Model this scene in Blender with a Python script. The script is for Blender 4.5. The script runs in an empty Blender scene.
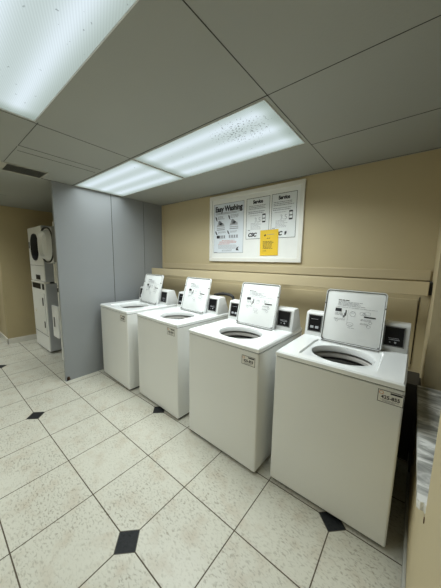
import bpy, bmesh, math, random
from mathutils import Vector, Matrix
random.seed(7)
S = bpy.context.scene
C = S.collection
R = math.radians

# ------------------------------------------------------------------ camera
cam_data = bpy.data.cameras.new('camera')
cam_data.sensor_fit = 'VERTICAL'
cam_data.sensor_height = 36.0
cam_data.lens = 241.21 / 588 * 36.0
cam_data.clip_start = 0.01
cam = bpy.data.objects.new('camera', cam_data)
C.objects.link(cam)
yaw, pitch, roll = R(38.942), R(-7.802), R(0.968)
fwd = Vector((-math.sin(yaw)*math.cos(pitch), math.cos(yaw)*math.cos(pitch), math.sin(pitch)))
rt = Vector((math.cos(yaw), math.sin(yaw), 0))
up = rt.cross(fwd)
rr = math.cos(roll)*rt + math.sin(roll)*up
uu = -math.sin(roll)*rt + math.cos(roll)*up
m = Matrix((rr, uu, -fwd)).transposed().to_4x4()
m.translation = Vector((0.1892, -2.3989, 1.4526))
cam.matrix_world = m
S.camera = cam

# ------------------------------------------------------------------ world, exposure
w = bpy.data.worlds.new('world'); S.world = w
w.use_nodes = True
w.node_tree.nodes['Background'].inputs[0].default_value = (0.75, 0.85, 1.0, 1)
w.node_tree.nodes['Background'].inputs[1].default_value = 0.05
S.view_settings.view_transform = 'Standard'
S.view_settings.look = 'None'
S.view_settings.gamma = 1
S.view_settings.use_curve_mapping = False
S.view_settings.exposure = 0.0
PANEL_POWER = 0.90          # glow of the ceiling light panels
LAMP_W, LAMP_SPREAD = 10.2, 150     # light thrown into the room by each ceiling panel

# ------------------------------------------------------------------ constants (metres)
HC = 2.2686                 # ceiling height
XP = -2.92                  # grey partition plane
XR = 0.285                  # right wall plane
XF = -5.05                  # far wall of the dryer alcove

# ------------------------------------------------------------------ material helpers
def mat(name, col, rough=0.5, metal=0.0, spec=0.5, noise=None, bump=None, coat=0.0):
    """noise=(scale, amount, detail): mottling of the base colour; bump=(scale, strength)"""
    mt = bpy.data.materials.new(name); mt.use_nodes = True
    nt = mt.node_tree; b = nt.nodes['Principled BSDF']
    b.inputs['Base Color'].default_value = (*col, 1)
    b.inputs['Roughness'].default_value = rough
    b.inputs['Metallic'].default_value = metal
    b.inputs['Specular IOR Level'].default_value = spec
    b.inputs['Coat Weight'].default_value = coat
    tc = nt.nodes.new('ShaderNodeTexCoord')
    sc, am, dt = noise if noise else (6.0, 0.03, 3)
    n = nt.nodes.new('ShaderNodeTexNoise'); n.inputs['Scale'].default_value = sc; n.inputs['Detail'].default_value = dt
    nt.links.new(tc.outputs['Object'], n.inputs['Vector'])
    mr = nt.nodes.new('ShaderNodeMapRange')
    mr.inputs[1].default_value = 0.3; mr.inputs[2].default_value = 0.7
    mr.inputs[3].default_value = 1 - am; mr.inputs[4].default_value = 1 + am
    nt.links.new(n.outputs[0], mr.inputs[0])
    mx = nt.nodes.new('ShaderNodeVectorMath'); mx.operation = 'SCALE'
    mx.inputs[0].default_value = col
    nt.links.new(mr.outputs[0], mx.inputs['Scale'])
    nt.links.new(mx.outputs[0], b.inputs['Base Color'])
    if bump:
        n2 = nt.nodes.new('ShaderNodeTexNoise'); n2.inputs['Scale'].default_value = bump[0]
        nt.links.new(tc.outputs['Object'], n2.inputs['Vector'])
        bp = nt.nodes.new('ShaderNodeBump'); bp.inputs['Strength'].default_value = bump[1]
        bp.inputs['Distance'].default_value = 0.002
        nt.links.new(n2.outputs[0], bp.inputs['Height'])
        nt.links.new(bp.outputs[0], b.inputs['Normal'])
    return mt

M = {}
M['wall'] = mat('beige_paint', (0.54, 0.455, 0.285), 0.55, noise=(1.2, 0.05, 4), bump=(40, 0.15))
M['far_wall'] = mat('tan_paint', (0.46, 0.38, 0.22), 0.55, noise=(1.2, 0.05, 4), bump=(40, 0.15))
M['dark_band'] = mat('dark_joint_and_shade', (0.035, 0.03, 0.022), 0.7)  # dark wall joint, and shade painted in behind the washers
M['rail'] = mat('beige_gloss_paint', (0.57, 0.48, 0.31), 0.4, noise=(2, 0.04, 4))
M['ceiling'] = mat('ceiling_board', (0.355, 0.365, 0.335), 0.7, noise=(1.0, 0.04, 3), bump=(90, 0.2))
M['grid'] = mat('ceiling_grid_metal', (0.40, 0.40, 0.37), 0.4)
M['gap'] = mat('dark_gap', (0.04, 0.04, 0.036), 0.9)
M['partition'] = mat('grey_laminate', (0.275, 0.29, 0.302), 0.38, noise=(1.5, 0.03, 4))
M['white_trim'] = mat('white_trim_paint', (0.72, 0.70, 0.64), 0.4)
M['enamel'] = mat('white_enamel', (0.80, 0.81, 0.79), 0.28, noise=(3, 0.01, 2), coat=0.2)
M['enamel_top'] = mat('white_porcelain', (0.88, 0.90, 0.90), 0.15, noise=(3, 0.01, 2), coat=0.3)
M['plastic'] = mat('white_plastic', (0.74, 0.75, 0.75), 0.35)
M['lid'] = mat('lid_enamel', (0.85, 0.87, 0.87), 0.3)
M['edge'] = mat('grey_gasket', (0.17, 0.17, 0.165), 0.5)
M['grey_side'] = mat('grey_enamel', (0.42, 0.44, 0.47), 0.4)
M['black'] = mat('black_plastic', (0.006, 0.006, 0.007), 0.45, spec=0.2)
M['rubber'] = mat('black_rubber', (0.02, 0.02, 0.02), 0.6)
M['steel'] = mat('steel', (0.45, 0.45, 0.43), 0.35, metal=0.9)
M['chrome'] = mat('chrome', (0.75, 0.75, 0.75), 0.15, metal=1.0)
M['tub'] = mat('tub_plastic', (0.62, 0.60, 0.56), 0.4)
M['ink'] = mat('black_ink', (0.02, 0.02, 0.025), 0.6)
M['grey_ink'] = mat('grey_ink', (0.28, 0.29, 0.32), 0.6)
M['soft_ink'] = mat('pale_grey_ink', (0.42, 0.43, 0.46), 0.6)
M['red_ink'] = mat('red_ink', (0.55, 0.22, 0.20), 0.6)
M['orange_ink'] = mat('orange_ink', (0.65, 0.33, 0.15), 0.6)
M['paper'] = mat('white_paper', (0.80, 0.83, 0.84), 0.6)
M['paper_blue'] = mat('pale_blue_paper', (0.74, 0.79, 0.85), 0.6)
M['yellow'] = mat('yellow_paper', (0.83, 0.55, 0.03), 0.6)
M['board'] = mat('white_board', (0.86, 0.87, 0.85), 0.45)
M['frame'] = mat('white_frame', (0.82, 0.81, 0.76), 0.4)
M['sticker'] = mat('cream_sticker', (0.80, 0.79, 0.74), 0.5)
M['dark_metal'] = mat('dark_vent_metal', (0.16, 0.16, 0.14), 0.5)  # dark metal of the vent louvres
M['vent'] = mat('vent_metal', (0.45, 0.44, 0.38), 0.45)
M['rust_brown'] = mat('rust', (0.12, 0.06, 0.03), 0.8)  # brown of the rust stain and the chipped hole

# marble sill: grey with diagonal pale smears
mt = bpy.data.materials.new('grey_marble'); mt.use_nodes = True; M['marble'] = mt
nt = mt.node_tree; b = nt.nodes['Principled BSDF']; b.inputs['Roughness'].default_value = 0.3
tc = nt.nodes.new('ShaderNodeTexCoord'); mp = nt.nodes.new('ShaderNodeMapping')
mp.inputs['Rotation'].default_value = (0, 0, R(-62)); mp.inputs['Scale'].default_value = (2.2, 7.0, 4)
nt.links.new(tc.outputs['Object'], mp.inputs[0])
n = nt.nodes.new('ShaderNodeTexNoise'); n.inputs['Scale'].default_value = 2.2; n.inputs['Detail'].default_value = 7
n.inputs['Roughness'].default_value = 0.6; n.inputs['Distortion'].default_value = 0.8
nt.links.new(mp.outputs[0], n.inputs['Vector'])
cr = nt.nodes.new('ShaderNodeValToRGB')
cr.color_ramp.elements[0].position = 0.30; cr.color_ramp.elements[0].color = (0.13, 0.135, 0.135, 1)
cr.color_ramp.elements[1].position = 0.60; cr.color_ramp.elements[1].color = (0.88, 0.88, 0.86, 1)
e = cr.color_ramp.elements.new(0.47); e.color = (0.42, 0.425, 0.41, 1)
nt.links.new(n.outputs[0], cr.inputs[0]); nt.links.new(cr.outputs[0], b.inputs['Base Color'])

# floor: 0.4 m cream tiles, dark joints, small black diamonds on every other joint line
T, GX, GY = 0.3976, -2.4311, -2.2581
mt = bpy.data.materials.new('tile_floor'); mt.use_nodes = True; M['floor'] = mt
nt = mt.node_tree; b = nt.nodes['Principled BSDF']
def math_node(op, a, bb=None, cc=None):
    nd = nt.nodes.new('ShaderNodeMath'); nd.operation = op
    for k, v in enumerate((a, bb, cc)):
        if v is None: continue
        if isinstance(v, (int, float)): nd.inputs[k].default_value = v
        else: nt.links.new(v, nd.inputs[k])
    return nd.outputs[0]
tc = nt.nodes.new('ShaderNodeTexCoord'); sx = nt.nodes.new('ShaderNodeSeparateXYZ')
nt.links.new(tc.outputs['Object'], sx.inputs[0])
u = math_node('DIVIDE', math_node('SUBTRACT', sx.outputs[0], GX), T)
v = math_node('DIVIDE', math_node('SUBTRACT', sx.outputs[1], GY), T)
def wrapd(x, off, per):      # distance to the nearest off + k*per
    return math_node('ABSOLUTE', math_node('WRAP', math_node('SUBTRACT', x, off), per/2, -per/2))
line = math_node('MINIMUM', wrapd(u, 0, 1), wrapd(v, 0, 1))
linem0 = math_node('LESS_THAN', line, 0.0075)
dA = math_node('ADD', wrapd(u, 0, 4), wrapd(v, 1, 4))
dB = math_node('ADD', wrapd(u, 2, 4), wrapd(v, 3, 4))
d = math_node('MINIMUM', dA, dB)
diam = math_node('LESS_THAN', d, 0.178)
linem = math_node('MULTIPLY', linem0, math_node('GREATER_THAN', d, 0.178))
diamedge = math_node('MULTIPLY', math_node('LESS_THAN', d, 0.192), math_node('GREATER_THAN', d, 0.178))
# tile colour: cream, mottled, with short grey-brown flecks
mpf = nt.nodes.new('ShaderNodeMapping'); mpf.inputs['Rotation'].default_value = (0, 0, R(28)); mpf.inputs['Scale'].default_value = (1, 2.0, 1)
nt.links.new(tc.outputs['Object'], mpf.inputs[0])
n1 = nt.nodes.new('ShaderNodeTexNoise'); n1.inputs['Scale'].default_value = 52; n1.inputs['Detail'].default_value = 4; n1.inputs['Distortion'].default_value = 0.6
nt.links.new(mpf.outputs[0], n1.inputs['Vector'])
n2 = nt.nodes.new('ShaderNodeTexNoise'); n2.inputs['Scale'].default_value = 3.2; n2.inputs['Detail'].default_value = 3
nt.links.new(tc.outputs['Object'], n2.inputs['Vector'])
fl = nt.nodes.new('ShaderNodeMapRange'); fl.inputs[1].default_value = 0.52; fl.inputs[2].default_value = 0.66
nt.links.new(n1.outputs[0], fl.inputs[0])
patch = nt.nodes.new('ShaderNodeMapRange'); patch.inputs[1].default_value = 0.38; patch.inputs[2].default_value = 0.62; patch.inputs[3].default_value = 0.35
nt.links.new(n2.outputs[0], patch.inputs[0])
fleck = math_node('MULTIPLY', fl.outputs[0], patch.outputs[0])
def mixc(f, a, bb):
    nd = nt.nodes.new('ShaderNodeMix'); nd.data_type = 'RGBA'
    if isinstance(f, float): nd.inputs[0].default_value = f
    else: nt.links.new(f, nd.inputs[0])
    for k, c in ((6, a), (7, bb)):
        if isinstance(c, tuple): nd.inputs[k].default_value = (*c, 1)
        else: nt.links.new(c, nd.inputs[k])
    return nd.outputs[2]
base = mixc(n2.outputs[0], (0.63, 0.62, 0.54), (0.55, 0.535, 0.46))
n5 = nt.nodes.new('ShaderNodeTexNoise'); n5.inputs['Scale'].default_value = 9; n5.inputs['Detail'].default_value = 5; nt.links.new(tc.outputs['Object'], n5.inputs['Vector'])
wm = nt.nodes.new('ShaderNodeMapRange'); wm.inputs[1].default_value = 0.5; wm.inputs[2].default_value = 0.75; wm.inputs[4].default_value = 0.75
nt.links.new(n5.outputs[0], wm.inputs[0])
base = mixc(wm.outputs[0], base, (0.50, 0.44, 0.35))
c1 = mixc(math_node('MULTIPLY', fleck, 0.85), base, (0.30, 0.28, 0.22))
c2 = mixc(linem, c1, (0.09, 0.07, 0.045))
c3 = mixc(diamedge, c2, (0.10, 0.085, 0.06))
n3 = nt.nodes.new('ShaderNodeTexNoise'); n3.inputs['Scale'].default_value = 60; nt.links.new(tc.outputs['Object'], n3.inputs['Vector'])
blk = mixc(n3.outputs[0], (0.003, 0.004, 0.005), (0.020, 0.022, 0.025))
c4 = mixc(diam, c3, blk)
nt.links.new(c4, b.inputs['Base Color'])
rg = math_node('ADD', 0.33, math_node('MULTIPLY', fleck, 0.2))
rg2 = math_node('ADD', math_node('ADD', rg, math_node('MULTIPLY', linem, 0.4)), math_node('MULTIPLY', diam, 0.3))
nt.links.new(rg2, b.inputs['Roughness'])
b.inputs['Specular IOR Level'].default_value = 0.35
bp = nt.nodes.new('ShaderNodeBump'); bp.inputs['Strength'].default_value = 0.3; bp.inputs['Distance'].default_value = 0.002
hgt = math_node('SUBTRACT', math_node('MULTIPLY', fleck, -0.3), linem)
nt.links.new(hgt, bp.inputs['Height']); nt.links.new(bp.outputs[0], b.inputs['Normal'])

# light panel: tubes glowing through a finely ribbed diffuser
def diffuser_mat(name, tubes, half, specks=False):
    mt = bpy.data.materials.new(name); mt.use_nodes = True
    nt = mt.node_tree; nt.nodes.clear()
    out = nt.nodes.new('ShaderNodeOutputMaterial'); em = nt.nodes.new('ShaderNodeEmission')
    tc = nt.nodes.new('ShaderNodeTexCoord'); sx = nt.nodes.new('ShaderNodeSeparateXYZ')
    nt.links.new(tc.outputs['Object'], sx.inputs[0])
    def mn(op, a, b=None):
        nd = nt.nodes.new('ShaderNodeMath'); nd.operation = op
        for k, v in enumerate((a, b)):
            if v is None: continue
            if isinstance(v, (int, float)): nd.inputs[k].default_value = v
            else: nt.links.new(v, nd.inputs[k])
        return nd.outputs[0]
    tot = None
    for t in tubes:
        q = mn('DIVIDE', mn('SUBTRACT', sx.outputs[1], t), 0.065)
        g = mn('DIVIDE', 1.0, mn('ADD', 1.0, mn('MULTIPLY', q, q)))
        tot = g if tot is None else mn('ADD', tot, g)
    endf = nt.nodes.new('ShaderNodeMapRange'); endf.interpolation_type = 'SMOOTHSTEP'
    endf.inputs[1].default_value = half; endf.inputs[2].default_value = half - 0.12
    endf.inputs[3].default_value = 0.25; endf.inputs[4].default_value = 1.0
    nt.links.new(mn('ABSOLUTE', sx.outputs[0]), endf.inputs[0])
    rib = mn('ADD', mn('MULTIPLY', mn('SINE', mn('MULTIPLY', mn('ADD', sx.outputs[1], mn('MULTIPLY', sx.outputs[0], 0.45)), 620)), 0.045), 1.0)
    st = mn('MULTIPLY', mn('ADD', 0.38, mn('MULTIPLY', mn('MULTIPLY', tot, endf.outputs[0]), 0.55)), rib)
    nz = nt.nodes.new('ShaderNodeTexNoise'); nz.inputs['Scale'].default_value = 45
    nt.links.new(tc.outputs['Object'], nz.inputs['Vector'])
    spk = nt.nodes.new('ShaderNodeMapRange'); spk.inputs[1].default_value = 0.70; spk.inputs[2].default_value = 0.74
    spk.inputs[3].default_value = 1.0; spk.inputs[4].default_value = 0.6
    nt.links.new(nz.outputs[0], spk.inputs[0])
    st = mn('MULTIPLY', st, spk.outputs[0])
    if specks:      # dead insects lying inside the panel towards its right end
        n4 = nt.nodes.new('ShaderNodeTexNoise'); n4.inputs['Scale'].default_value = 75; n4.inputs['Detail'].default_value = 1
        nt.links.new(tc.outputs['Object'], n4.inputs['Vector'])
        dx = mn('DIVIDE', mn('SUBTRACT', sx.outputs[0], 0.33), 0.24); dy = mn('DIVIDE', mn('SUBTRACT', sx.outputs[1], -0.10), 0.16)
        near = mn('MAXIMUM', mn('SUBTRACT', 1.0, mn('ADD', mn('MULTIPLY', dx, dx), mn('MULTIPLY', dy, dy))), 0.0)
        on = mn('GREATER_THAN', mn('ADD', n4.outputs[0], mn('MULTIPLY', near, 0.10)), 0.705)
        st = mn('MULTIPLY', st, mn('SUBTRACT', 1.0, mn('MULTIPLY', on, mn('MULTIPLY', mn('MINIMUM', mn('MULTIPLY', near, 8.0), 1.0), 0.6))))
    mix = nt.nodes.new('ShaderNodeMix'); mix.data_type = 'RGBA'
    nt.links.new(mn('MULTIPLY', mn('MULTIPLY', tot, endf.outputs[0]), 0.9), mix.inputs[0]); mix.clamp_factor = True
    mix.inputs[6].default_value = (0.80, 0.98, 0.86, 1); mix.inputs[7].default_value = (0.82, 0.94, 1.0, 1)
    nt.links.new(mix.outputs[2], em.inputs[0])
    nt.links.new(mn('MULTIPLY', st, PANEL_POWER), em.inputs[1])
    nt.links.new(em.outputs[0], out.inputs[0])
    return mt
M['diffuser'] = diffuser_mat('ribbed_light_diffuser', (-0.19, 0.0, 0.19), 0.60)
M['diffuser_specks'] = diffuser_mat('speckled_light_diffuser', (-0.19, 0.0, 0.19), 0.60, True)

# ------------------------------------------------------------------ mesh helpers
def B(): return bmesh.new()
def box(bm, x0, x1, y0, y1, z0, z1, bev=0.0, seg=2):
    x0, x1 = sorted((x0, x1)); y0, y1 = sorted((y0, y1)); z0, z1 = sorted((z0, z1))
    vs = [bm.verts.new(p) for p in ((x0,y0,z0),(x1,y0,z0),(x1,y1,z0),(x0,y1,z0),(x0,y0,z1),(x1,y0,z1),(x1,y1,z1),(x0,y1,z1))]
    fs = [bm.faces.new([vs[i] for i in q]) for q in ((3,2,1,0),(4,5,6,7),(0,1,5,4),(1,2,6,5),(2,3,7,6),(3,0,4,7))]
    if bev:
        es = list({e for f in fs for e in f.edges})
        bmesh.ops.bevel(bm, geom=es, offset=bev, segments=seg, affect='EDGES', profile=0.5)
def prism(bm, pts, a0, a1, axis='x', bev=0.0, only=None):
    """pts: outline in the plane normal to axis; a0..a1 the extent along it"""
    def P(a, q):
        return {'x': (a, q[0], q[1]), 'y': (q[0], a, q[1]), 'z': (q[0], q[1], a)}[axis]
    A = [bm.verts.new(P(a0, q)) for q in pts]; D = [bm.verts.new(P(a1, q)) for q in pts]
    n = len(pts); fs = [bm.faces.new(A[::-1]), bm.faces.new(D)]
    for i in range(n): fs.append(bm.faces.new((A[i], A[(i+1) % n], D[(i+1) % n], D[i])))
    bmesh.ops.recalc_face_normals(bm, faces=fs)
    if bev:
        es = list({e for f in fs for e in f.edges})
        bmesh.ops.bevel(bm, geom=es, offset=bev, segments=2, affect='EDGES', profile=0.5)
def rrect(w, h, r, n=5, cx=0, cy=0):
    pts = []
    for (sx, sy, a0) in ((1,1,0),(-1,1,90),(-1,-1,180),(1,-1,270)):
        for k in range(n+1):
            a = R(a0 + 90*k/n)
            pts.append((cx + sx*(w/2-r) + r*math.cos(a), cy + sy*(h/2-r) + r*math.sin(a)))
    return pts
def tube(bm, pts, r, n=10):
    rings = []
    pts = [Vector(p) for p in pts]
    prev = None
    for i, p in enumerate(pts):
        t = (pts[min(i+1, len(pts)-1)] - pts[max(i-1, 0)]).normalized()
        a = Vector((0,0,1)) if abs(t.z) < 0.9 else Vector((1,0,0))
        if prev is not None: a = prev
        s = (a - t*a.dot(t)).normalized(); q = t.cross(s); prev = s
        rings.append([bm.verts.new(p + r*(math.cos(2*math.pi*k/n)*s + math.sin(2*math.pi*k/n)*q)) for k in range(n)])
    for A, D in zip(rings, rings[1:]):
        for k in range(n): bm.faces.new((A[k], A[(k+1) % n], D[(k+1) % n], D[k]))
    bm.faces.new(rings[0][::-1]); bm.faces.new(rings[-1])
def smooth_path(pts, n=8):
    pts = [Vector(p) for p in pts]; out = []
    P = [pts[0]] + pts + [pts[-1]]
    for i in range(1, len(P)-2):
        for k in range(n):
            t = k/n
            out.append(0.5*((2*P[i]) + (-P[i-1]+P[i+1])*t + (2*P[i-1]-5*P[i]+4*P[i+1]-P[i+2])*t*t + (-P[i-1]+3*P[i]-3*P[i+1]+P[i+2])*t**3))
    out.append(pts[-1]); return out
def cyl(bm, c, r, h, axis='z', n=20, r2=None):
    r2 = r if r2 is None else r2
    c = Vector(c); ax = {'x': Vector((1,0,0)), 'y': Vector((0,1,0)), 'z': Vector((0,0,1))}[axis]
    s = Vector((0,1,0)) if axis == 'x' else Vector((0,0,1)) if axis == 'y' else Vector((1,0,0))
    q = ax.cross(s)
    A = [bm.verts.new(c + r*(math.cos(2*math.pi*k/n)*s + math.sin(2*math.pi*k/n)*q)) for k in range(n)]
    D = [bm.verts.new(c + ax*h + r2*(math.cos(2*math.pi*k/n)*s + math.sin(2*math.pi*k/n)*q)) for k in range(n)]
    for k in range(n): bm.faces.new((A[k], A[(k+1) % n], D[(k+1) % n], D[k]))
    bm.faces.new(A[::-1]); bm.faces.new(D)
def loft(bm, rings, cap0=False, cap1=False):
    """rings: lists of points, same count"""
    V = [[bm.verts.new(p) for p in r] for r in rings]
    n = len(V[0])
    for A, D in zip(V, V[1:]):
        for k in range(n): bm.faces.new((A[k], A[(k+1) % n], D[(k+1) % n], D[k]))
    if cap0: bm.faces.new(V[0][::-1])
    if cap1: bm.faces.new(V[-1])
    return V

def obj(name, bm, m, parent=None, smooth=False, loc=None, rot=None, label=None, recalc=True):
    if recalc: bmesh.ops.recalc_face_normals(bm, faces=bm.faces[:])
    me = bpy.data.meshes.new(name); bm.to_mesh(me); bm.free()
    for k in (m if isinstance(m, (list, tuple)) else [m]): me.materials.append(M[k])
    if smooth:
        me.polygons.foreach_set('use_smooth', [True]*len(me.polygons))
        me.set_sharp_from_angle(angle=R(35))
    o = bpy.data.objects.new(name, me); C.objects.link(o)
    if parent: o.parent = parent
    if loc: o.location = loc
    if rot: o.rotation_euler = rot
    if label: o['label'] = label
    return o
def tag(o, label, cat, group=None, kind=None):
    if label: o['label'] = label
    if cat: o['category'] = cat
    if group: o['group'] = group
    if kind: o['kind'] = kind
    return o
def thing(name, label, cat, loc=(0,0,0), rotz=0, group=None):
    o = bpy.data.objects.new(name, None); C.objects.link(o)
    o.empty_display_size = 0.1
    o.location = loc; o.rotation_euler = (0, 0, rotz)
    return tag(o, label, cat, group)
def struct(name, bm, m, parent=None, label=None):
    o = obj(name, bm, m, parent)
    if not parent: o['kind'] = 'structure'
    if label: o['label'] = label
    return o
def copy_tree(o, parent=None):
    c = o.copy(); C.objects.link(c); c.parent = parent
    for ch in o.children: copy_tree(ch, c)
    return c
def text_bm(s, size, width=None, bold=0.0, depth=0.0004, shear=0.0, align='LEFT'):
    """lettering as a mesh in the XZ plane, facing -Y, baseline at z=0"""
    cu = bpy.data.curves.new('txt', 'FONT'); cu.body = s; cu.size = size; cu.offset = bold
    cu.extrude = depth; cu.shear = shear; cu.resolution_u = 3
    o = bpy.data.objects.new('txt', cu); C.objects.link(o)
    dg = bpy.context.evaluated_depsgraph_get(); dg.update()
    me = bpy.data.meshes.new_from_object(o.evaluated_get(dg))
    bpy.data.objects.remove(o); bpy.data.curves.remove(cu)
    bm = B(); bm.from_mesh(me); bpy.data.meshes.remove(me)
    xs = [v_.co.x for v_ in bm.verts]; x0, x1 = min(xs), max(xs)
    k = width/(x1-x0) if width else 1
    for v_ in bm.verts:
        x, y, z = v_.co
        xx = (x-x0)*k
        if align == 'CENTER': xx -= (x1-x0)*k/2
        v_.co = (xx, -z, y)
    return bm
def merge(bm, src, mtx=None, mi=0):
    if mtx: bmesh.ops.transform(src, matrix=mtx, verts=src.verts)
    me = bpy.data.meshes.new('tmp'); src.to_mesh(me); src.free()
    n0 = len(bm.faces); bm.from_mesh(me); bpy.data.meshes.remove(me)
    bm.faces.ensure_lookup_table()
    for f in bm.faces[n0:]: f.material_index = mi
def setmi(bm, n0, mi):
    bm.faces.ensure_lookup_table()
    for f in bm.faces[n0:]: f.material_index = mi

# ------------------------------------------------------------------ structure
XL, YB, XRR = -6.6, -3.7, 1.7      # left end, wall behind the camera, far side of the next room
bm = B(); box(bm, XL, XRR+.1, YB-.1, 0.1, -0.08, 0.0); struct('floor', bm, 'floor')
# ceiling slab with the openings of the light panels cut by building it in bands
LX0, LXM, LX1 = -2.885, -1.695, -0.49
panels = [(-1.71+.012, -0.495, -1.225, -0.655), (-2.895, -1.722, -1.225, -0.655), (-1.685, -0.485, -2.47, -1.885),
          (-5.2, -4.16, -2.47, -1.885), (-2.91, -1.73, -3.69, -3.11), (-5.2, -4.16, -3.69, -3.11)]
bm = B()
xs = sorted({XL, XRR+.1, *[q for p in panels for q in p[:2]]}); ys = sorted({YB-.1, 0.1, *[q for p in panels for q in p[2:]]})
for i in range(len(xs)-1):
    for j in range(len(ys)-1):
        mx_, my_ = (xs[i]+xs[i+1])/2, (ys[j]+ys[j+1])/2
        if any(p[0] < mx_ < p[1] and p[2] < my_ < p[3] for p in panels): continue
        box(bm, xs[i], xs[i+1], ys[j], ys[j+1], HC, HC+0.06)
box(bm, XL, XRR+.1, YB-.1, .1, HC+.06, HC+.08)
struct('ceiling', bm, 'ceiling')
# joints between the ceiling boards: thin dark reveals with a metal lip
bm = B()
def seam(x0, y0, x1, y1, wd=0.0022):
    box(bm, min(x0,x1)-wd/2*(x0==x1), max(x0,x1)+wd/2*(x0==x1), min(y0,y1)-wd/2*(y0==y1), max(y0,y1)+wd/2*(y0==y1), HC-0.0015, HC+.001)
seam(-0.47, YB, -0.47, 0, .003); seam(-0.47, -1.24, XRR, -1.24); seam(-0.47, -0.60, XR, -0.60, .003)
seam(-1.715, -1.87, -1.715, -1.24, .003); seam(-2.17, -1.87, -2.17, -1.27, .004); seam(-2.285, -1.85, -2.285, -1.27, .004)
seam(-2.17, -1.868, -1.69, -1.868, .003); seam(-2.93, -1.24, -0.47, -1.24, .005)
seam(-2.925, -1.868, -2.925, -1.3, .014); seam(-2.2, -1.868, -2.93, -1.868, .003)
seam(-1.71, YB, -1.71, -1.87, .003); seam(XR, -0.02, XP, -0.02, .003)
for y in (-2.48, -3.1): seam(XL, y, XR, y)
seam(-2.93, YB, -2.93, -1.87); seam(-4.15, YB, -4.15, -1.6); seam(-2.93, -1.868, XL, -1.868)
struct('trim_1', bm, 'gap', label='dark joints between the ceiling boards')

bm = B(); box(bm, XF-.1, XR+0.0, 0.0, 0.1, 0, HC); struct('wall_back', bm, 'wall')
# raised panel joints on the back wall under the rail
bm = B()
prism(bm, [(.219, .66), (.225, .66), (.229, 1.20), (.224, 1.20)], -.004, 0, 'y')
struct('trim_2', bm, 'dark_band', label='thin dark joint on the wall beside the right corner')
bm = B(); box(bm, XP+.004, .219, -.010, 0, .63, 1.18, .003)
struct('trim_10', bm, 'wall', label='flat beige panel on the wall below the boxed rail')
bm = B(); box(bm, XP+.004, XR-.001, -0.26, 0, 0, .60); box(bm, XR-.010, XR-.001, -0.49, -.26, 0.086, .66); struct('trim_9', bm, 'dark_band', label='added dark blocks standing in for the deep shade behind the washers')  # dark blocks put in to blacken the shaded gap behind the washers
# upper wall batten just right of the partition
bm = B(); box(bm, XP+.0, XP+.035, -0.012, 0, 1.405, HC); struct('trim_3', bm, 'rail', label='narrow batten in the corner beside the grey partition')

# right wall with a pass-through opening
YJ0, YJ1, ZS = -1.47, -0.50, 0.70
bm = B()
box(bm, XR, XR+.12, YB, YJ0, 0, HC)
box(bm, XR, XR+.12, YJ0, YJ1, 0, ZS-.03)
box(bm, XR, XR+.12, YJ0, YJ1, 2.1, HC)
box(bm, XR, XR+.12, YJ1, 0.0, 0, HC)
struct('wall_right', bm, 'wall')
bm = B(); box(bm, XR-.012, XR, YB, -0.05, 0, 0.085, .003); struct('baseboard_right', bm, 'grid')
# adjoining room beyond the opening
bm = B(); box(bm, XR+.12, XRR, YJ1, YJ1+.1, 0, HC); struct('wall_passage', bm, 'wall')
bm = B(); box(bm, XRR, XRR+.1, YB, YJ1+.1, 0, HC); struct('wall_passage_side', bm, 'wall')
# far left: end wall of the alcove, and the wall returning to the left
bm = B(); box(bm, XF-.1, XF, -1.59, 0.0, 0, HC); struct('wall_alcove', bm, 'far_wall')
bm = B(); box(bm, XL, XF-.1, -1.59, -1.49, 0, HC); struct('wall_left_return', bm, 'wall')
bm = B(); box(bm, XL-.1, XL, YB, -1.49, 0, HC); struct('wall_left', bm, 'wall')
bm = B(); box(bm, XL-.1, XRR+.1, YB-.1, YB, 0, HC); struct('wall_front', bm, 'wall')
bm = B(); box(bm, XF, XF+.014, -1.604, -0.02, 0, 0.09, .003); struct('baseboard_alcove', bm, 'white_trim')
bm = B(); box(bm, XL, XF+.014, -1.604, -1.59, 0, 0.09, .003); struct('baseboard_left', bm, 'white_trim')

# grey partition of three sheets with dark joints
bm = B(); box(bm, XP-.03, XP, -1.4388, -0.8035, 0, HC); box(bm, XP-.03, XP, -0.7965, -0.333, 0, HC); box(bm, XP-.03, XP, -0.327, 0, 0, HC)
part = struct('wall_partition', bm, 'partition')
bm = B(); box(bm, XP-.026, XP-.004, -.8035, -.7965, 0, HC-.001); box(bm, XP-.026, XP-.004, -.333, -.327, 0, HC-.001); struct('panel_joint', bm, 'gap', part)
bm = B(); box(bm, XP-.034, XP+.003, -1.443, -1.4345, 0.0, HC-.001, .001); struct('edge_strip', bm, 'partition', part)
bm = B()
for k in range(26):
    a, rr_ = random.random()*6.28, random.random()
    box(bm, XP+.003, XP+.0045, -1.435+.03*rr_*abs(math.cos(a)), -1.435+.03*rr_*abs(math.cos(a))+.012, .004+.05*rr_*abs(math.sin(a)), .016+.05*rr_*abs(math.sin(a)))
struct('rust_stain', bm, 'rust_brown', part)

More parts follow.
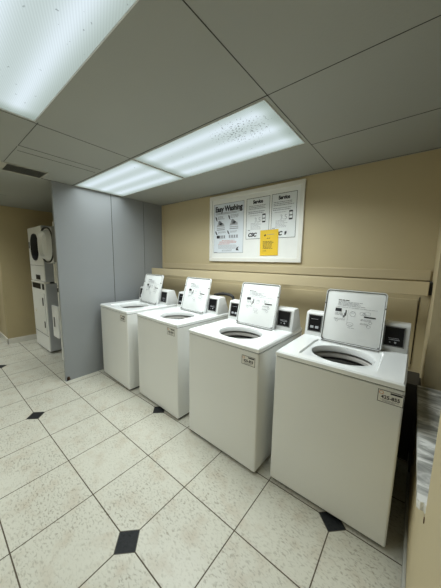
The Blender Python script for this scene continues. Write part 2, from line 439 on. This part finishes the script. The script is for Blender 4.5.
# marble sill of the opening
bm = B()
out = [(XR-.022, YJ1), (0.80, YJ1), (0.80, YJ0), (XR+.03, YJ0)]
edge = [(XR+.014, YJ0+.004), (XR+.008, YJ0+.010), (XR+.001, YJ0-.002), (XR-.006, YJ0+.010), (XR-.014, YJ0+.006), (XR-.022, YJ0+.014)]
prism(bm, out + edge, ZS-.03, ZS, 'z')
o = struct('window_sill', bm, 'marble'); o.name = 'trim_4'; o['label'] = 'grey marble sill of the opening in the right wall, near end broken'
bm = B(); box(bm, XR+.12, 0.78, YJ0, YJ1, 0, ZS-.03); struct('wall_counter', bm, 'wall')
bm = B()
for k in range(9): a = k*2*math.pi/9; box(bm, XR-.0025, XR, YJ0-.006+.004*math.cos(a)-.002, YJ0-.006+.004*math.cos(a)+.002, ZS-.047+.006*math.sin(a)-.003, ZS-.047+.006*math.sin(a)+.003)
struct('trim_5', bm, 'rust_brown', label='chipped hole under the broken end of the marble sill')

# boxed rail along the back wall
bm = B(); box(bm, XP+.002, XR-.012, -0.016, 0, 1.332, 1.408, .003)
struct('trim_6', bm, 'rail', label='flat beige board on the wall above the boxed rail')
bm = B(); box(bm, XP+.002, XR-.02, -0.215, -0.195, 1.236, 1.332, .003)
for x in (-2.90, -1.9, -0.9, 0.22): box(bm, x, x+.03, -.195, -.001, 1.25, 1.315)
struct('trim_7', bm, 'rail', label='long beige rail board running along the back wall behind the washers')
bm = B(); box(bm, XR-.018, XR-.001, -0.19, -0.001, 1.24, 1.328); struct('trim_8', bm, 'gap', label='dark gap at the right end of the boxed rail')

# ------------------------------------------------------------------ ceiling light panels
def light(x0, x1, y0, y1, label, k=1.0, spread=None):
    cx, cy = (x0+x1)/2, (y0+y1)/2
    t = thing('ceiling_light', label, 'ceiling light', (cx, cy, HC), 0, 'recessed ceiling light panels')
    w2, h2 = (x1-x0)/2, (y1-y0)/2
    bm = B(); e = .0035
    box(bm, -w2, w2, -h2, -h2+e, -.004, .05); box(bm, -w2, w2, h2-e, h2, -.004, .05)
    box(bm, -w2, -w2+e, -h2+e, h2-e, -.004, .05); box(bm, w2-e, w2, -h2+e, h2-e, -.004, .05)
    obj('frame', bm, 'plastic', t)
    bm = B(); box(bm, -w2+e, w2-e, -h2+e, h2-e, 0.001, .005); obj('diffuser', bm, 'diffuser_specks' if 'speckled' in label else 'diffuser', t)
    # the tubes' light, thrown mostly downwards by the prismatic diffuser
    ld = bpy.data.lights.new('panel_light', 'AREA'); ld.shape = 'RECTANGLE'
    ld.size, ld.size_y = 2*(w2-e), 2*(h2-e); ld.energy = LAMP_W * k; ld.color = (0.93, 1.0, 0.985); ld.spread = R(LAMP_SPREAD if spread is None else spread)
    lo = bpy.data.objects.new('panel_light', ld); C.objects.link(lo); lo.parent = t; lo.location = (0, 0, -.006)
    return t
light(*panels[0], 'long recessed ceiling light panel above the white notice board wall, speckled at its right end', 2.15)
light(*panels[1], 'recessed ceiling light panel touching the top of the grey partition', 0.8)
light(*panels[2], 'nearest ceiling light panel, cut off by the top left corner of the photo', 0.5)

light(*panels[3], 'added fill light panel in the ceiling left of the partition, unseen', 0.8, 100)  # this and the next two are unseen panels added to brighten the room
light(*panels[4], 'added fill light panel in the ceiling behind the camera, unseen', 1.9, 140)
light(*panels[5], 'added fill light panel in the rear left corner of the ceiling, unseen', 0.3, 100)

# ceiling vent near the left
t = thing('ceiling_vent', 'small louvred ceiling vent left of the grey partition', 'vent', (-2.79, -1.80, HC))
bm = B()
for a in ((-.13,.13,-.26,-.25),(-.13,.13,.25,.26),(-.13,-.12,-.25,.25),(.12,.13,-.25,.25)): box(bm, *a, -.008, 0, .001)
obj('frame', bm, 'vent', t)
bm = B()
for k in range(11):
    x = -.112+k*.022
    prism(bm, [(x,-.001),(x+.014,-.008),(x+.016,-.007),(x+.002,0)], -.04, .25, 'y')
obj('louvre', bm, 'dark_metal', t)
bm = B(); box(bm, -.12, .12, -.25, -.042, -.007, -.001, .001); obj('cover_plate', bm, 'vent', t)

# ------------------------------------------------------------------ washing machines
W = 0.65
def print_lines(bm, rows, x0, x1, h, mi, z0, dz, y=0.0, jitter=0.0, seg=True):
    """rows of tiny word-like dashes standing for print too small to read"""
    for k in range(rows):
        x = x0; z = z0 - k*dz
        end = x1 - random.random()*jitter
        while x < end-.002:
            wd = min(random.uniform(.010, .03) if seg else 9, end-x)
            n0 = len(bm.faces); box(bm, x, x+wd, y-.0004, y, z, z+h); setmi(bm, n0, mi); x += wd+.004
def make_washer():
    t = thing('washing_machine', None, 'washing machine', group='row of top-loading washing machines')
    # cabinet: front, sides, back with a low dark toe gap
    bm = B()
    loft(bm, [[(x, y, z) for x, y in rrect(W-2*ins, .665-2*ins, .012, 4, 0, .3325)] for ins, z in ((.02, .026), (.006, .020), (0, .026), (0, .866), (.004, .868))], cap0=True)
    obj('cabinet', bm, 'enamel', t, True)
    bm = B(); box(bm, -W/2+.015, W/2-.015, .018, .65, .004, .026); obj('toe_shade_plate', bm, 'rubber', t)  # black plate added to deepen the shade in the toe gap
    for sx_ in (-1, 1):
        for y in (.06, .60):
            bm = B(); cyl(bm, (sx_*.27, y, 0), .022, .02); obj('foot', bm, 'rubber', t)
    bm = B(); loft(bm, [[(x, y, z) for x, y in rrect(W-.008, .657, .01, 4, 0, .3325)] for z in (.864, .876)]); obj('seam', bm, 'edge', t)
    # porcelain top: outer slab with the lid recess and a round opening
    zt = .905; zr = .893
    N = 48
    cx, cy, rx, ry = 0.0, .245, .172, .150
    def ell(s, z, k_=N): return [(cx+rx*s*math.cos(2*math.pi*k/k_), cy+ry*s*math.sin(2*math.pi*k/k_), z) for k in range(k_)]
    def rect(x0, x1, y0, y1, r, z):
        # rounded rectangle sampled by angle about (cx,cy) so that it lofts to the ellipse
        out_ = []
        for k in range(N):
            a = 2*math.pi*k/N; dx, dy = math.cos(a), math.sin(a)
            tt = min(((x1-cx)/dx if dx > 1e-9 else 1e9), ((x0-cx)/dx if dx < -1e-9 else 1e9), ((y1-cy)/dy if dy > 1e-9 else 1e9), ((y0-cy)/dy if dy < -1e-9 else 1e9))
            out_.append([cx+dx*tt, cy+dy*tt, z])
        # snap the nearest samples onto the true corners
        for X in (x0, x1):
            for Y in (y0, y1):
                j = min(range(N), key=lambda i: (out_[i][0]-X)**2+(out_[i][1]-Y)**2)
                out_[j][0] = X + (r if X == x0 else -r)*0.3; out_[j][1] = Y + (r if Y == y0 else -r)*0.3
        return [tuple(q) for q in out_]
    bm = B()
    rings = [rect(-W/2, W/2, -.004, .665, .008, .874), rect(-W/2, W/2, -.004, .665, .008, zt-.008), rect(-W/2+.008, W/2-.008, .004, .66, .006, zt),
             rect(-.205, .205, .055, .425, .02, zt), rect(-.198, .198, .062, .418, .02, zr),
             ell(1.06, zr), ell(1.03, zr-.003), ell(1.0, zr-.016), ell(1.0, zr-.040), ell(1.05, zr-.046)]
    loft(bm, rings)
    obj('top_panel', bm, 'enamel_top', t, True)
    # tub: ring, perforated basket wall and agitator
    bm = B()
    loft(bm, [ell(1.30, zr-.060), ell(1.08, zr-.056), ell(1.02, zr-.062), ell(1.02, zr-.080), ell(1.08, zr-.086)])
    rg_ = obj('tub_ring', bm, 'tub', t, True)
    bm = B(); loft(bm, [ell(1.12, zr-.086), ell(1.10, zr-.096), ell(1.14, zr-.104)]); obj('dark_ring', bm, 'rubber', rg_, True)
    bm = B()
    loft(bm, [ell(1.14, zr-.104), ell(1.16, zr-.13), ell(1.28, zr-.16), ell(1.28, .45), ell(1.0, .40)], cap1=True)
    bs = obj('wash_basket', bm, 'steel', t, True)
    bm = B()
    loft(bm, [[(cx+q*math.cos(a), cy+q*math.sin(a), z) for a in [2*math.pi*k/24 for k in range(24)]] for q, z in ((.13,.402),(.09,.43),(.05,.50),(.04,.66),(.045,.74),(.035,.76))], cap1=True)
    for k in range(4):
        a = k*math.pi/2
        box(bm, cx+.03*math.cos(a)-.006-abs(.05*math.cos(a)), cx+.03*math.cos(a)+.006+abs(.05*math.cos(a)), cy+.03*math.sin(a)-.006-abs(.05*math.sin(a)), cy+.03*math.sin(a)+.006+abs(.05*math.sin(a)), .43, .60)
    obj('agitator', bm, 'tub', t, True)
    # console: wedge with sloped front, reader panels left and right
    prof = [(.474, .900), (.502, 1.072), (.512, 1.080), (.572, 1.085), (.588, 1.077), (.655, .900)]
    bm = B(); prism(bm, prof, -.318, .318, 'x', .006)
    con = obj('console', bm, 'plastic', t, True)
    sl = math.atan2(.031, .19)
    def on_front(bm_, x0, x1, z0, z1, d0, d1, bev=0):
        s = B(); box(s, x0, x1, -d1, -d0, z0, z1, bev)
        merge(bm_, s, Matrix.Translation((0, .474, .900)) @ Matrix.Rotation(-sl, 4, 'X'))
    for x0, x1 in ((-.292, -.203), (.192, .290)):
        bm = B(); on_front(bm, x0-.006, x0, .036, .164, 0, .005); on_front(bm, x1, x1+.006, .036, .164, 0, .005)
        on_front(bm, x0, x1, .036, .042, 0, .005); on_front(bm, x0, x1, .158, .164, 0, .005)
        obj('panel_bezel', bm, 'edge', con)
        bm = B(); on_front(bm, x0, x1, .042, .158, -.001, .002)
        obj('control_panel', bm, 'black', con)
        bm = B()
        xm = (x0+x1)/2
        if x0 > 0:
            on_front(bm, xm-.026, xm+.030, .078, .081, .002, .003); on_front(bm, xm-.030, xm+.026, .088, .090, .002, .003)
            on_front(bm, xm+.004, xm+.014, .058, .068, .002, .004); on_front(bm, xm-.022, xm-.016, .060, .065, .002, .004)
        else:
            for kx in (-.020, .016):
                on_front(bm, xm+kx-.012, xm+kx+.012, .062, .080, .002, .004, .001)
            on_front(bm, xm-.03, xm+.02, .13, .132, .002, .003)
        obj('panel_marking', bm, 'soft_ink', con)
    # lid, standing open and leaning on the console
    la = math.atan2(.095, .36)
    lid_l = .375; lw = .372
    lm = Matrix.Translation((0, .428, .902)) @ Matrix.Rotation(-la, 4, 'X')
    bm = B()
    s = B(); prism(s, rrect(lw, lid_l, .022, 5, 0, lid_l/2), -.0, .014, 'y', .002); merge(bm, s, lm)
    lid = obj('lid', bm, 'lid', t, True)
    # folded rim round the lid's inner face
    bm = B(); s = B()
    A = rrect(lw, lid_l, .022, 5, 0, lid_l/2); D = rrect(lw-.014, lid_l-.014, .016, 5, 0, lid_l/2)
    loft(s, [[(x, .0, z) for x, z in A], [(x, -.008, z) for x, z in rrect(lw-.003, lid_l-.003, .021, 5, 0, lid_l/2)], [(x, -.008, z) for x, z in rrect(lw-.009, lid_l-.009, .018, 5, 0, lid_l/2)], [(x, .0, z) for x, z in D]])
    merge(bm, s, lm); obj('lid_rim', bm, 'lid', lid, True)
    bm = B(); s = B(); D2 = rrect(lw-.023, lid_l-.023, .014, 5, 0, lid_l/2)
    loft(s, [[(x, -.0012, z) for x, z in D], [(x, -.0012, z) for x, z in D2]])
    merge(bm, s, lm); obj('lid_groove', bm, 'edge', lid)
    for x, z in ((-lw/2+.004, .27), (lw/2-.004, .27), (lw/2-.016, .016), (-lw/2+.016, .016)):
        bm = B(); s = B(); cyl(s, (x, -.014, z), .005, .014, 'y', 10); merge(bm, s, lm)
        obj('bumper', bm, 'edge', lid)
    # hinge strip along the lower edge
    bm = B(); s = B(); box(s, -lw/2+.01, lw/2-.01, -.012, -.004, -.002, .004, .001); merge(bm, s, lm); obj('hinge_strip', bm, 'edge', lid)
    # printed instructions inside the lid
    s = B(); rs = random.getstate(); random.seed(3)
    y = -.0015
    print_lines(s, 1, -.10, -.03, .005, 0, .300, .01, y)
    print_lines(s, 4, -.10, .13, .0022, 1, .290, .0085, y, .12)
    print_lines(s, 1, -.11, .14, .0018, 1, .252, .01, y)
    n0 = len(s.faces); box(s, -.112, -.072, y-.0004, y, .220, .243); setmi(s, n0, 0)
    n0 = len(s.faces); box(s, .068, .135, y-.0004, y, .198, .207); setmi(s, n0, 0)
    print_lines(s, 3, -.112, -.06, .0020, 1, .210, .007, y)
    print_lines(s, 2, -.115, -.045, .0018, 1, .170, .007, y)
    print_lines(s, 2, .05, .11, .0018, 1, .184, .007, y); print_lines(s, 2, .05, .10, .0018, 1, .158, .007, y)
    print_lines(s, 1, -.02, .02, .0018, 1, .115, .007, y)
    def ring(cx_, cz_, r_, q=1.0, th=.0016):
        n0 = len(s.faces); N_ = 18
        for k in range(N_):
            a, b2 = 2*math.pi*k/N_, 2*math.pi*(k+1)/N_
            P = [(cx_+rr2*math.cos(an), y-.0003, cz_+rr2*q*math.sin(an)) for rr2, an in ((r_, a), (r_, b2), (r_-th, b2), (r_-th, a))]
            s.faces.new([s.verts.new(p_) for p_ in P])
        setmi(s, n0, 1)
    ring(.0, .213, .018); ring(.0, .222, .010, .7); ring(.085, .226, .020, .6); ring(.068, .220, .010); ring(-.095, .158, .009); ring(-.01, .140, .022, .6); ring(.108, .168, .009); ring(.10, .142, .012, .8)
    ring(.055, .222, .014, .8); ring(-.008, .132, .012, .6)
    for q in ((-.052,-.048,.185,.215),(-.046,-.040,.195,.235),(-.058,-.054,.180,.196)):
        n0 = len(s.faces); box(s, q[0], q[1], y-.0004, y, q[2], q[3]); setmi(s, n0, 0)
    for q in ((-.030,-.029,.150,.235),):
        n0 = len(s.faces); box(s, q[0], q[1], y-.0004, y, q[2], q[3]); setmi(s, n0, 1)
    random.setstate(rs)
    s2 = B(); me = bpy.data.meshes.new('tmp'); s.to_mesh(me); s.free(); s2.from_mesh(me); bpy.data.meshes.remove(me)
    bmesh.ops.transform(s2, matrix=lm, verts=s2.verts)
    obj('printed_instructions', s2, ['ink', 'grey_ink'], lid)
    return t
def machine_label(parent, x0, z0, num, label=None):
    bm = B(); w_, h_ = .102, .062
    box(bm, 0, w_, -.0012, 0, 0, h_)
    st = obj('machine_label', bm, 'sticker', parent, loc=(x0, -.0002, z0))
    bm = B()
    for q in ((0, w_, 0, .0025), (0, w_, h_-.0025, h_), (0, .0025, 0, h_), (w_-.0025, w_, 0, h_)): box(bm, q[0], q[1], -.0018, -.0012, q[2], q[3])
    obj('label_border', bm, 'ink', st)
    bm = B()
    merge(bm, text_bm(num, .024, .074, .0006), Matrix.Translation((.014, -.0018, .020)), 0)
    n0 = len(bm.faces); box(bm, .050, .096, -.0018, -.0012, h_-.014, h_-.006); setmi(bm, n0, 0)
    for q in ((.012, .085, .012), (.02, .07, .0065)):
        n0 = len(bm.faces); box(bm, q[0], q[1], -.0018, -.0012, q[2], q[2]+.002); setmi(bm, n0, 1)
    n0 = len(bm.faces); 
    for k in range(16):
        a, b2 = 2*math.pi*k/16, 2*math.pi*(k+1)/16
        P = [(.014+q*math.cos(an), -.0016, h_-.014+q*.9*math.sin(an)) for q, an in ((.010, a), (.010, b2), (.007, b2), (.007, a))]
        bm.faces.new([bm.verts.new(p_) for p_ in P])
    setmi(bm, n0, 2)
    obj('label_print', bm, ['ink', 'grey_ink', 'orange_ink'], st)
    return st
w0 = make_washer()
spots = [(-0.4473, -1.0539, .222, .790, '425-855', 'nearest white top-loading washer, rightmost of the row, beside the marble sill'),
         (-1.1802, -1.0924, .196, .772, '425-853', 'second nearest white top-loading washer, below the yellow notice, with a black plug on its console'),
         (-2.0051, -1.0519, .187, .792, '425-854', 'third nearest white top-loading washer, with a black hose behind its control box'),
         (-2.7912, -1.0657, .179, .785, '425-852', 'farthest white top-loading washer, standing against the grey partition')]
washers = []
for i, (x, y, sx_, sz_, num, lab) in enumerate(spots):
    o = w0 if i == 0 else copy_tree(w0)
    o.location = (x+W/2, y, 0); o['label'] = lab
    if i == 1: o.rotation_euler.z = R(-1.5); o.scale = (1.02, 1.04, 1); o.location.x -= .012
    if i > 1: o.scale = (1.03, 1.085, 1); o.location.x -= .016; o.location.y += .004; o.rotation_euler.z = R(-2.6)   # the two farther machines are a little deeper
    washers.append(o)
for o, (x, y, sx_, sz_, num, lab) in zip(washers, spots): machine_label(o, sx_, sz_, num)

# black drain hose looping behind the third washer's console
bm = B()
hx = -2.0051+W
tube(bm, smooth_path([(hx-.20, -.345, 1.07), (hx-.10, -.345, 1.096), (hx+.02, -.340, 1.090), (hx+.055, -.335, 1.05), (hx+.058, -.315, .92), (hx+.062, -.275, .72), (hx+.06, -.22, .615)], 8), .017)
tag(obj('drain_hose', bm, 'rubber', smooth=True), 'black rubber hose looping behind the third nearest washer', 'hose')
# small black plug on top of the second washer's console
bm = B(); box(bm, -.014, .014, -.012, .012, 0, .034, .004); cyl(bm, (0, 0, .034), .006, .012)
tag(obj('power_plug', bm, 'rubber', loc=(-1.035, -.525, 1.0845)), 'small black plug standing on top of the second nearest washer console', 'plug')

# ------------------------------------------------------------------ notice board and its papers
BX0, BX1, BZ0, BZ1 = -1.930, -0.715, 1.448, 2.242
t = thing('notice_board', 'large white framed notice board on the beige wall above the washers', 'notice board', ((BX0+BX1)/2, 0, BZ0))
bw, bh = BX1-BX0, BZ1-BZ0
bm = B(); box(bm, -bw/2+.02, bw/2-.02, -.014, -.001, .02, bh-.02); obj('backing_board', bm, 'board', t)
bm = B(); e = .045
box(bm, -bw/2, bw/2, -.024, -.001, 0, e, .004); box(bm, -bw/2, bw/2, -.024, -.001, bh-e, bh, .004)
box(bm, -bw/2, -bw/2+e, -.024, -.001, e, bh-e, .004); box(bm, bw/2-e, bw/2, -.024, -.001, e, bh-e, .004)
obj('frame', bm, 'frame', t)

def paper(name, x0, x1, z0, z1, m, label, cat, tilt=0, border=None, y=-.0145, group=None):
    t = thing(name, label, cat, ((x0+x1)/2, y, (z0+z1)/2), 0, group)
    t.rotation_euler = (0, R(tilt), 0)
    w_, h_ = x1-x0, z1-z0
    bm = B(); box(bm, -w_/2, w_/2, -.001, 0, -h_/2, h_/2); obj('sheet', bm, m, t)
    if border:
        bm = B(); b_ = .004
        for q in ((-w_/2, w_/2, -h_/2, -h_/2+b_), (-w_/2, w_/2, h_/2-b_, h_/2), (-w_/2, -w_/2+b_, -h_/2, h_/2), (w_/2-b_, w_/2, -h_/2, h_/2)):
            box(bm, q[0], q[1], -.0016, -.001, q[2], q[3])
        obj('border', bm, border, t)
    return t, w_, h_
def rect_on(bm, x0, x1, z0, z1, mi):
    n0 = len(bm.faces); box(bm, x0, x1, -.0017, -.001, z0, z1); setmi(bm, n0, mi)
def poly_on(bm, pts, mi):
    n0 = len(bm.faces); prism(bm, pts, -.0017, -.001, 'y'); setmi(bm, n0, mi)

# washing instructions poster
t, w_, h_ = paper('poster', -1.862, -1.412, 1.552, 2.142, 'paper_blue', 'large washing instructions poster headed Easy Washing, leftmost on the white board', 'poster', border='grey_ink')
bm = B(); merge(bm, text_bm('Easy Washing', .085, .405, .0042), Matrix.Translation((-.200, -.0013, .205)), 0)
obj('headline', bm, 'ink', t)
bm = B()
rect_on(bm, -.20, .19, .183, .189, 1)
print_lines(bm, 1, -.19, .12, .006, 1, .192-.022, .01, -.001)
for cx_, cz_ in ((-.115, .08), (.085, .085)):
    print_lines(bm, 3, cx_-.05, cx_+.07, .006, 1, cz_+.062, .014, -.001, .04)
    poly_on(bm, [(cx_-.085, cz_+.07), (cx_-.065, cz_+.06), (cx_-.055, cz_+.02), (cx_-.045, cz_+.01), (cx_-.066, cz_+.02), (cx_-.082, cz_+.05)], 0)
    # machine drawing: lid, deck and basket
    poly_on(bm, [(cx_-.065, cz_-.055), (cx_+.06, cz_-.055), (cx_+.05, cz_-.02), (cx_-.045, cz_-.02)], 3)
    poly_on(bm, [(cx_-.045, cz_-.02), (cx_-.03, cz_+.02), (cx_+.0, cz_+.01), (cx_+.03, cz_-.02)], 1)
    poly_on(bm, [(cx_-.03, cz_-.035), (cx_+.01, cz_-.04), (cx_+.035, cz_-.015), (cx_+.0, cz_-.005)], 0)
    rect_on(bm, cx_-.06, cx_+.065, cz_-.078, cz_-.066, 3)
    rect_on(bm, cx_-.06, cx_+.065, cz_-.098, cz_-.088, 1)
for cx_ in (-.115, .075):
    print_lines(bm, 2, cx_-.04, cx_+.08, .005, 1, -.040, .012, -.001, .04)
    poly_on(bm, [(cx_-.085, -.025), (cx_-.070, -.03), (cx_-.055, -.065), (cx_-.045, -.075), (cx_-.066, -.07), (cx_-.082, -.05)], 0)
    for k in range(4): rect_on(bm, cx_-.06+k*.036, cx_-.036+k*.036, -.115, -.082, 1 if (k or cx_ > 0) else 0)
    rect_on(bm, cx_-.055, cx_+.08, -.120, -.116, 3)
rect_on(bm, -.165, -.125, -.115, -.082, 0)
print_lines(bm, 1, -.09, .10, .006, 2, -.148, .012, -.001); print_lines(bm, 2, -.13, .13, .006, 2, -.163, .013, -.001, .03)
print_lines(bm, 1, -.15, .03, .006, 2, -.190, .012, -.001)
print_lines(bm, 4, -.15, .14, .006, 3, -.205, .013, -.001, .05)
print_lines(bm, 2, -.09, .07, .005, 1, -.262, .012, -.001, .03)
poly_on(bm, [(.125, -.265), (.165, -.268), (.150, -.245), (.163, -.222), (.140, -.228), (.125, -.245)], 0)
rect_on(bm, -.215, -.165, -.290, -.284, 1)
obj('printed_drawings', bm, ['ink', 'grey_ink', 'red_ink', 'soft_ink'], t)

def service(x0, x1, z0, z1, label, mark):
    t, w_, h_ = paper('poster', x0, x1, z0, z1, 'paper', label, 'poster', border='ink', group=None)
    bm = B(); merge(bm, text_bm('Service', .05, .125, .0032), Matrix.Translation((-.062, -.0013, h_/2-.060)), 0)
    obj('headline', bm, 'ink', t); bm = B()
    merge(bm, text_bm('CSC', .055, .115, .0035, shear=.25), Matrix.Translation((-.115, -.0013, -h_/2+.028)), 0)
    if mark: poly_on(bm, [(.02, -h_/2+.03), (.035, -h_/2+.03), (.045, -h_/2+.055), (.04, -h_/2+.07), (.022, -h_/2+.062)], 0)
    obj('company_lettering', bm, 'ink', t)
    bm = B()
    print_lines(bm, 3, -.115, .11, .006, 1, h_/2-.088, .016, -.001, .03)
    print_lines(bm, 2, -.12, .11, .007, 1, h_/2-.150, .017, -.001, .05)
    print_lines(bm, 1, -.10, .03, .005, 2, h_/2-.190, .015, -.001)
    # phone drawing
    poly_on(bm, rrect(.040, .092, .006, 3, .080, h_/2-.225), 0)
    n0 = len(bm.faces); box(bm, .064, .096, -.0022, -.0017, h_/2-.255, h_/2-.232); setmi(bm, n0, 3)
    n0 = len(bm.faces); box(bm, .064, .096, -.0022, -.0017, h_/2-.222, h_/2-.195); setmi(bm, n0, 3)
    s = text_bm('3.5', .07, .075, .0); merge(bm, s, Matrix.Translation((-.035, -.0013, h_/2-.262)), 2)
    print_lines(bm, 6, -.085, .05, .005, 2, h_/2-.275, .013, -.001, .05)
    print_lines(bm, 1, -.12, -.09, .008, 1, h_/2-.350, .015, -.001)
    ring_pts = [(.09+.014*math.cos(a), -.10+.022*math.sin(a)) for a in [k*math.pi/5 for k in range(10)]]
    poly_on(bm, ring_pts, 3)
    obj('printed_text', bm, ['ink', 'grey_ink', 'soft_ink', 'paper'], t)
service(-1.378, -1.086, 1.703, 2.146, 'white service notice with black border, between the washing instructions and the other service notice', False)
service(-1.064, -.790, 1.701, 2.149, 'white service notice with black border, rightmost on the white board', True)

t, w_, h_ = paper('yellow_notice', -1.186, -.970, 1.519, 1.792, 'yellow', 'bright yellow paper notice hanging over the lower edges of the service notices', 'notice', tilt=-1.0, y=-.0185)
bm = B()
poly_on(bm, [(-.06, .080), (-.045, .094), (-.035, .085), (-.040, .072), (-.055, .070)], 0)
print_lines(bm, 1, -.025, .06, .006, 1, .084, .01, -.001); print_lines(bm, 1, -.025, .014, .006, 0, .045, .01, -.001)
print_lines(bm, 7, -.072, .06, .005, 0, .012, .0125, -.001, .03)
print_lines(bm, 1, -.072, -.03, .005, 0, -.088, .01, -.001)
obj('printed_text', bm, ['ink', 'grey_ink'], t)

# ------------------------------------------------------------------ stacked machines in the alcove
def rr_xz(w, h, r, cx, cz, y, n=6): return [(x, y, z) for x, z in rrect(w, h, r, n, cx, cz)]
t = thing('stacked_dryer', 'tall white stacked laundry machine in the far alcove with its round upper door open', 'stacked laundry machine', (-4.37, -1.27, 0))
sw = .34
bm = B(); box(bm, -sw, sw, 0, .66, .03, 1.075, .008); obj('lower_cabinet', bm, 'grey_side', t)
bm = B(); box(bm, -sw+.004, sw-.004, -.012, .002, .03, .97, .005); fr = obj('lower_front_panel', bm, 'enamel', t)
bm = B(); box(bm, -sw, sw, -.010, .0, .03, .034)
box(bm, -sw+.01, sw-.01, -.014, -.0125, .268, .276); obj('panel_joint', bm, 'edge', fr)
bm = B(); box(bm, .10, .29, -.026, -.012, .30, .93, .006); obj('door_panel', bm, 'enamel', t)
bm = B(); box(bm, .23, .26, -.034, -.026, .74, .86, .003); obj('door_handle', bm, 'rubber', t)
bm = B(); box(bm, .25, .275, -.034, -.026, .40, .50, .003); obj('door_handle', bm, 'rubber', t)
bm = B(); cyl(bm, (-.20, -.022, .62), .03, .012, 'y'); obj('lock', bm, 'white_trim', t)
bm = B(); box(bm, -sw+.003, sw-.003, -.010, .0, .97, 1.075, .003); cp = obj('control_panel', bm, 'enamel', t)
bm = B(); box(bm, -.29, .12, -.014, -.010, .98, 1.065, .002); obj('display', bm, 'black', cp)
bm = B(); box(bm, .20, .29, -.014, -.010, .98, 1.065, .002); obj('display', bm, 'black', cp)
bm = B(); prism(bm, [(-.02, 1.075), (-.02, 1.092), (.02, 1.10), (.05, 1.10), (.05, 1.075)], -sw, sw, 'x', .003); obj('ledge', bm, 'white_trim', t)
bm = B(); box(bm, -sw, -sw+.012, .004, .66, 1.10, 1.915); box(bm, sw-.012, sw, .004, .66, 1.10, 1.915); box(bm, -sw+.012, sw-.012, .004, .66, 1.903, 1.915)
box(bm, -sw+.012, sw-.012, .004, .66, 1.10, 1.112); box(bm, -sw+.012, sw-.012, .648, .66, 1.112, 1.903); obj('upper_cabinet', bm, 'grey_side', t)
bm = B()
# upper front with a round porthole
hx_, hz_, hw_, hh_ = -.04, 1.615, .40, .42
N = 28
outer = rr_xz(2*sw-.006, .80, .015, 0, 1.508, -.008)
inner = rr_xz(hw_, hh_, .17, hx_, hz_, -.008)
loft(bm, [rr_xz(2*sw-.002, .804, .015, 0, 1.508, .004), outer, inner, rr_xz(hw_-.03, hh_-.03, .16, hx_, hz_, .02)])
uf = obj('upper_front_panel', bm, 'enamel', t, True)
bm = B(); box(bm, -sw+.004, sw-.004, -.0105, -.007, 1.335, 1.341); obj('panel_joint', bm, 'edge', uf)
bm = B(); loft(bm, [rr_xz(hw_-.02, hh_-.02, .165, hx_, hz_, -.012), rr_xz(hw_-.05, hh_-.05, .15, hx_, hz_, .02), rr_xz(hw_-.04, hh_-.04, .16, hx_, hz_, .45)], cap1=True); obj('drum', bm, 'rubber', t, True)
bm = B(); box(bm, -.06, .14, -.014, -.008, 1.125, 1.195, .002); obj('coin_plate', bm, 'black', t)
bm = B(); box(bm, -.30, -.27, -.018, -.008, 1.60, 1.70, .003); obj('door_latch', bm, 'edge', t)
# open door, hinged on the right edge and swung past ninety degrees
dm = Matrix.Translation((sw-.015, .02, hz_+.015)) @ Matrix.Rotation(R(4), 4, 'Z')
def ring2(w, h, r, y, cx=.22): return [dm @ Vector((x, y, z)) for x, z in rrect(w, h, r, 6, cx, 0)]
bm = B()
loft(bm, [ring2(.44, .50, .18, .0), ring2(.44, .50, .18, -.03), ring2(.41, .47, .17, -.042), ring2(.39, .45, .16, -.035), ring2(.36, .42, .15, -.035), ring2(.30, .36, .12, -.10), ring2(.26, .32, .10, -.10), ring2(.23, .29, .09, -.06)], cap0=True, cap1=True)
dr = obj('open_door', bm, 'plastic', t, True)
bm = B(); loft(bm, [ring2(.425, .485, .18, -.041), ring2(.42, .48, .175, -.052), ring2(.39, .45, .165, -.052), ring2(.385, .445, .16, -.038)]); obj('door_seal', bm, 'rubber', dr, True)

t = thing('stacked_dryer', 'second stacked laundry machine in the alcove, mostly hidden behind the grey partition', 'stacked laundry machine', (-3.28, -1.27, 0))
sw = .29
bm = B(); box(bm, -sw, sw, 0, .66, .03, 1.075, .008); obj('lower_cabinet', bm, 'enamel', t)
bm = B(); box(bm, -sw, sw, 0, .66, 1.085, 1.925, .010); obj('upper_cabinet', bm, 'enamel', t)
bm = B(); box(bm, -sw+.04, sw-.02, -.012, .0, 1.0, 1.055, .003); obj('control_panel', bm, 'black', t)
bm = B(); box(bm, -sw+.01, sw-.01, -.02, .0, 1.40, 1.86, .008); obj('upper_door', bm, 'edge', t)
bm = B(); box(bm, -sw+.01, -sw+.03, -.026, .0, 1.12, 1.38, .004); obj('side_trim', bm, 'white_trim', t)
dm2 = Matrix.Translation((-sw+.02, -.01, 0)) @ Matrix.Rotation(R(0), 4, 'Z')
bm = B(); s = B(); box(s, -.20, 0, -.02, .01, .35, .80, .008); merge(bm, s, dm2); dr = obj('open_door', bm, 'plastic', t)
bm = B(); s = B(); box(s, -.13, -.10, -.028, -.02, .50, .64, .004); merge(bm, s, dm2); obj('door_handle', bm, 'edge', dr)
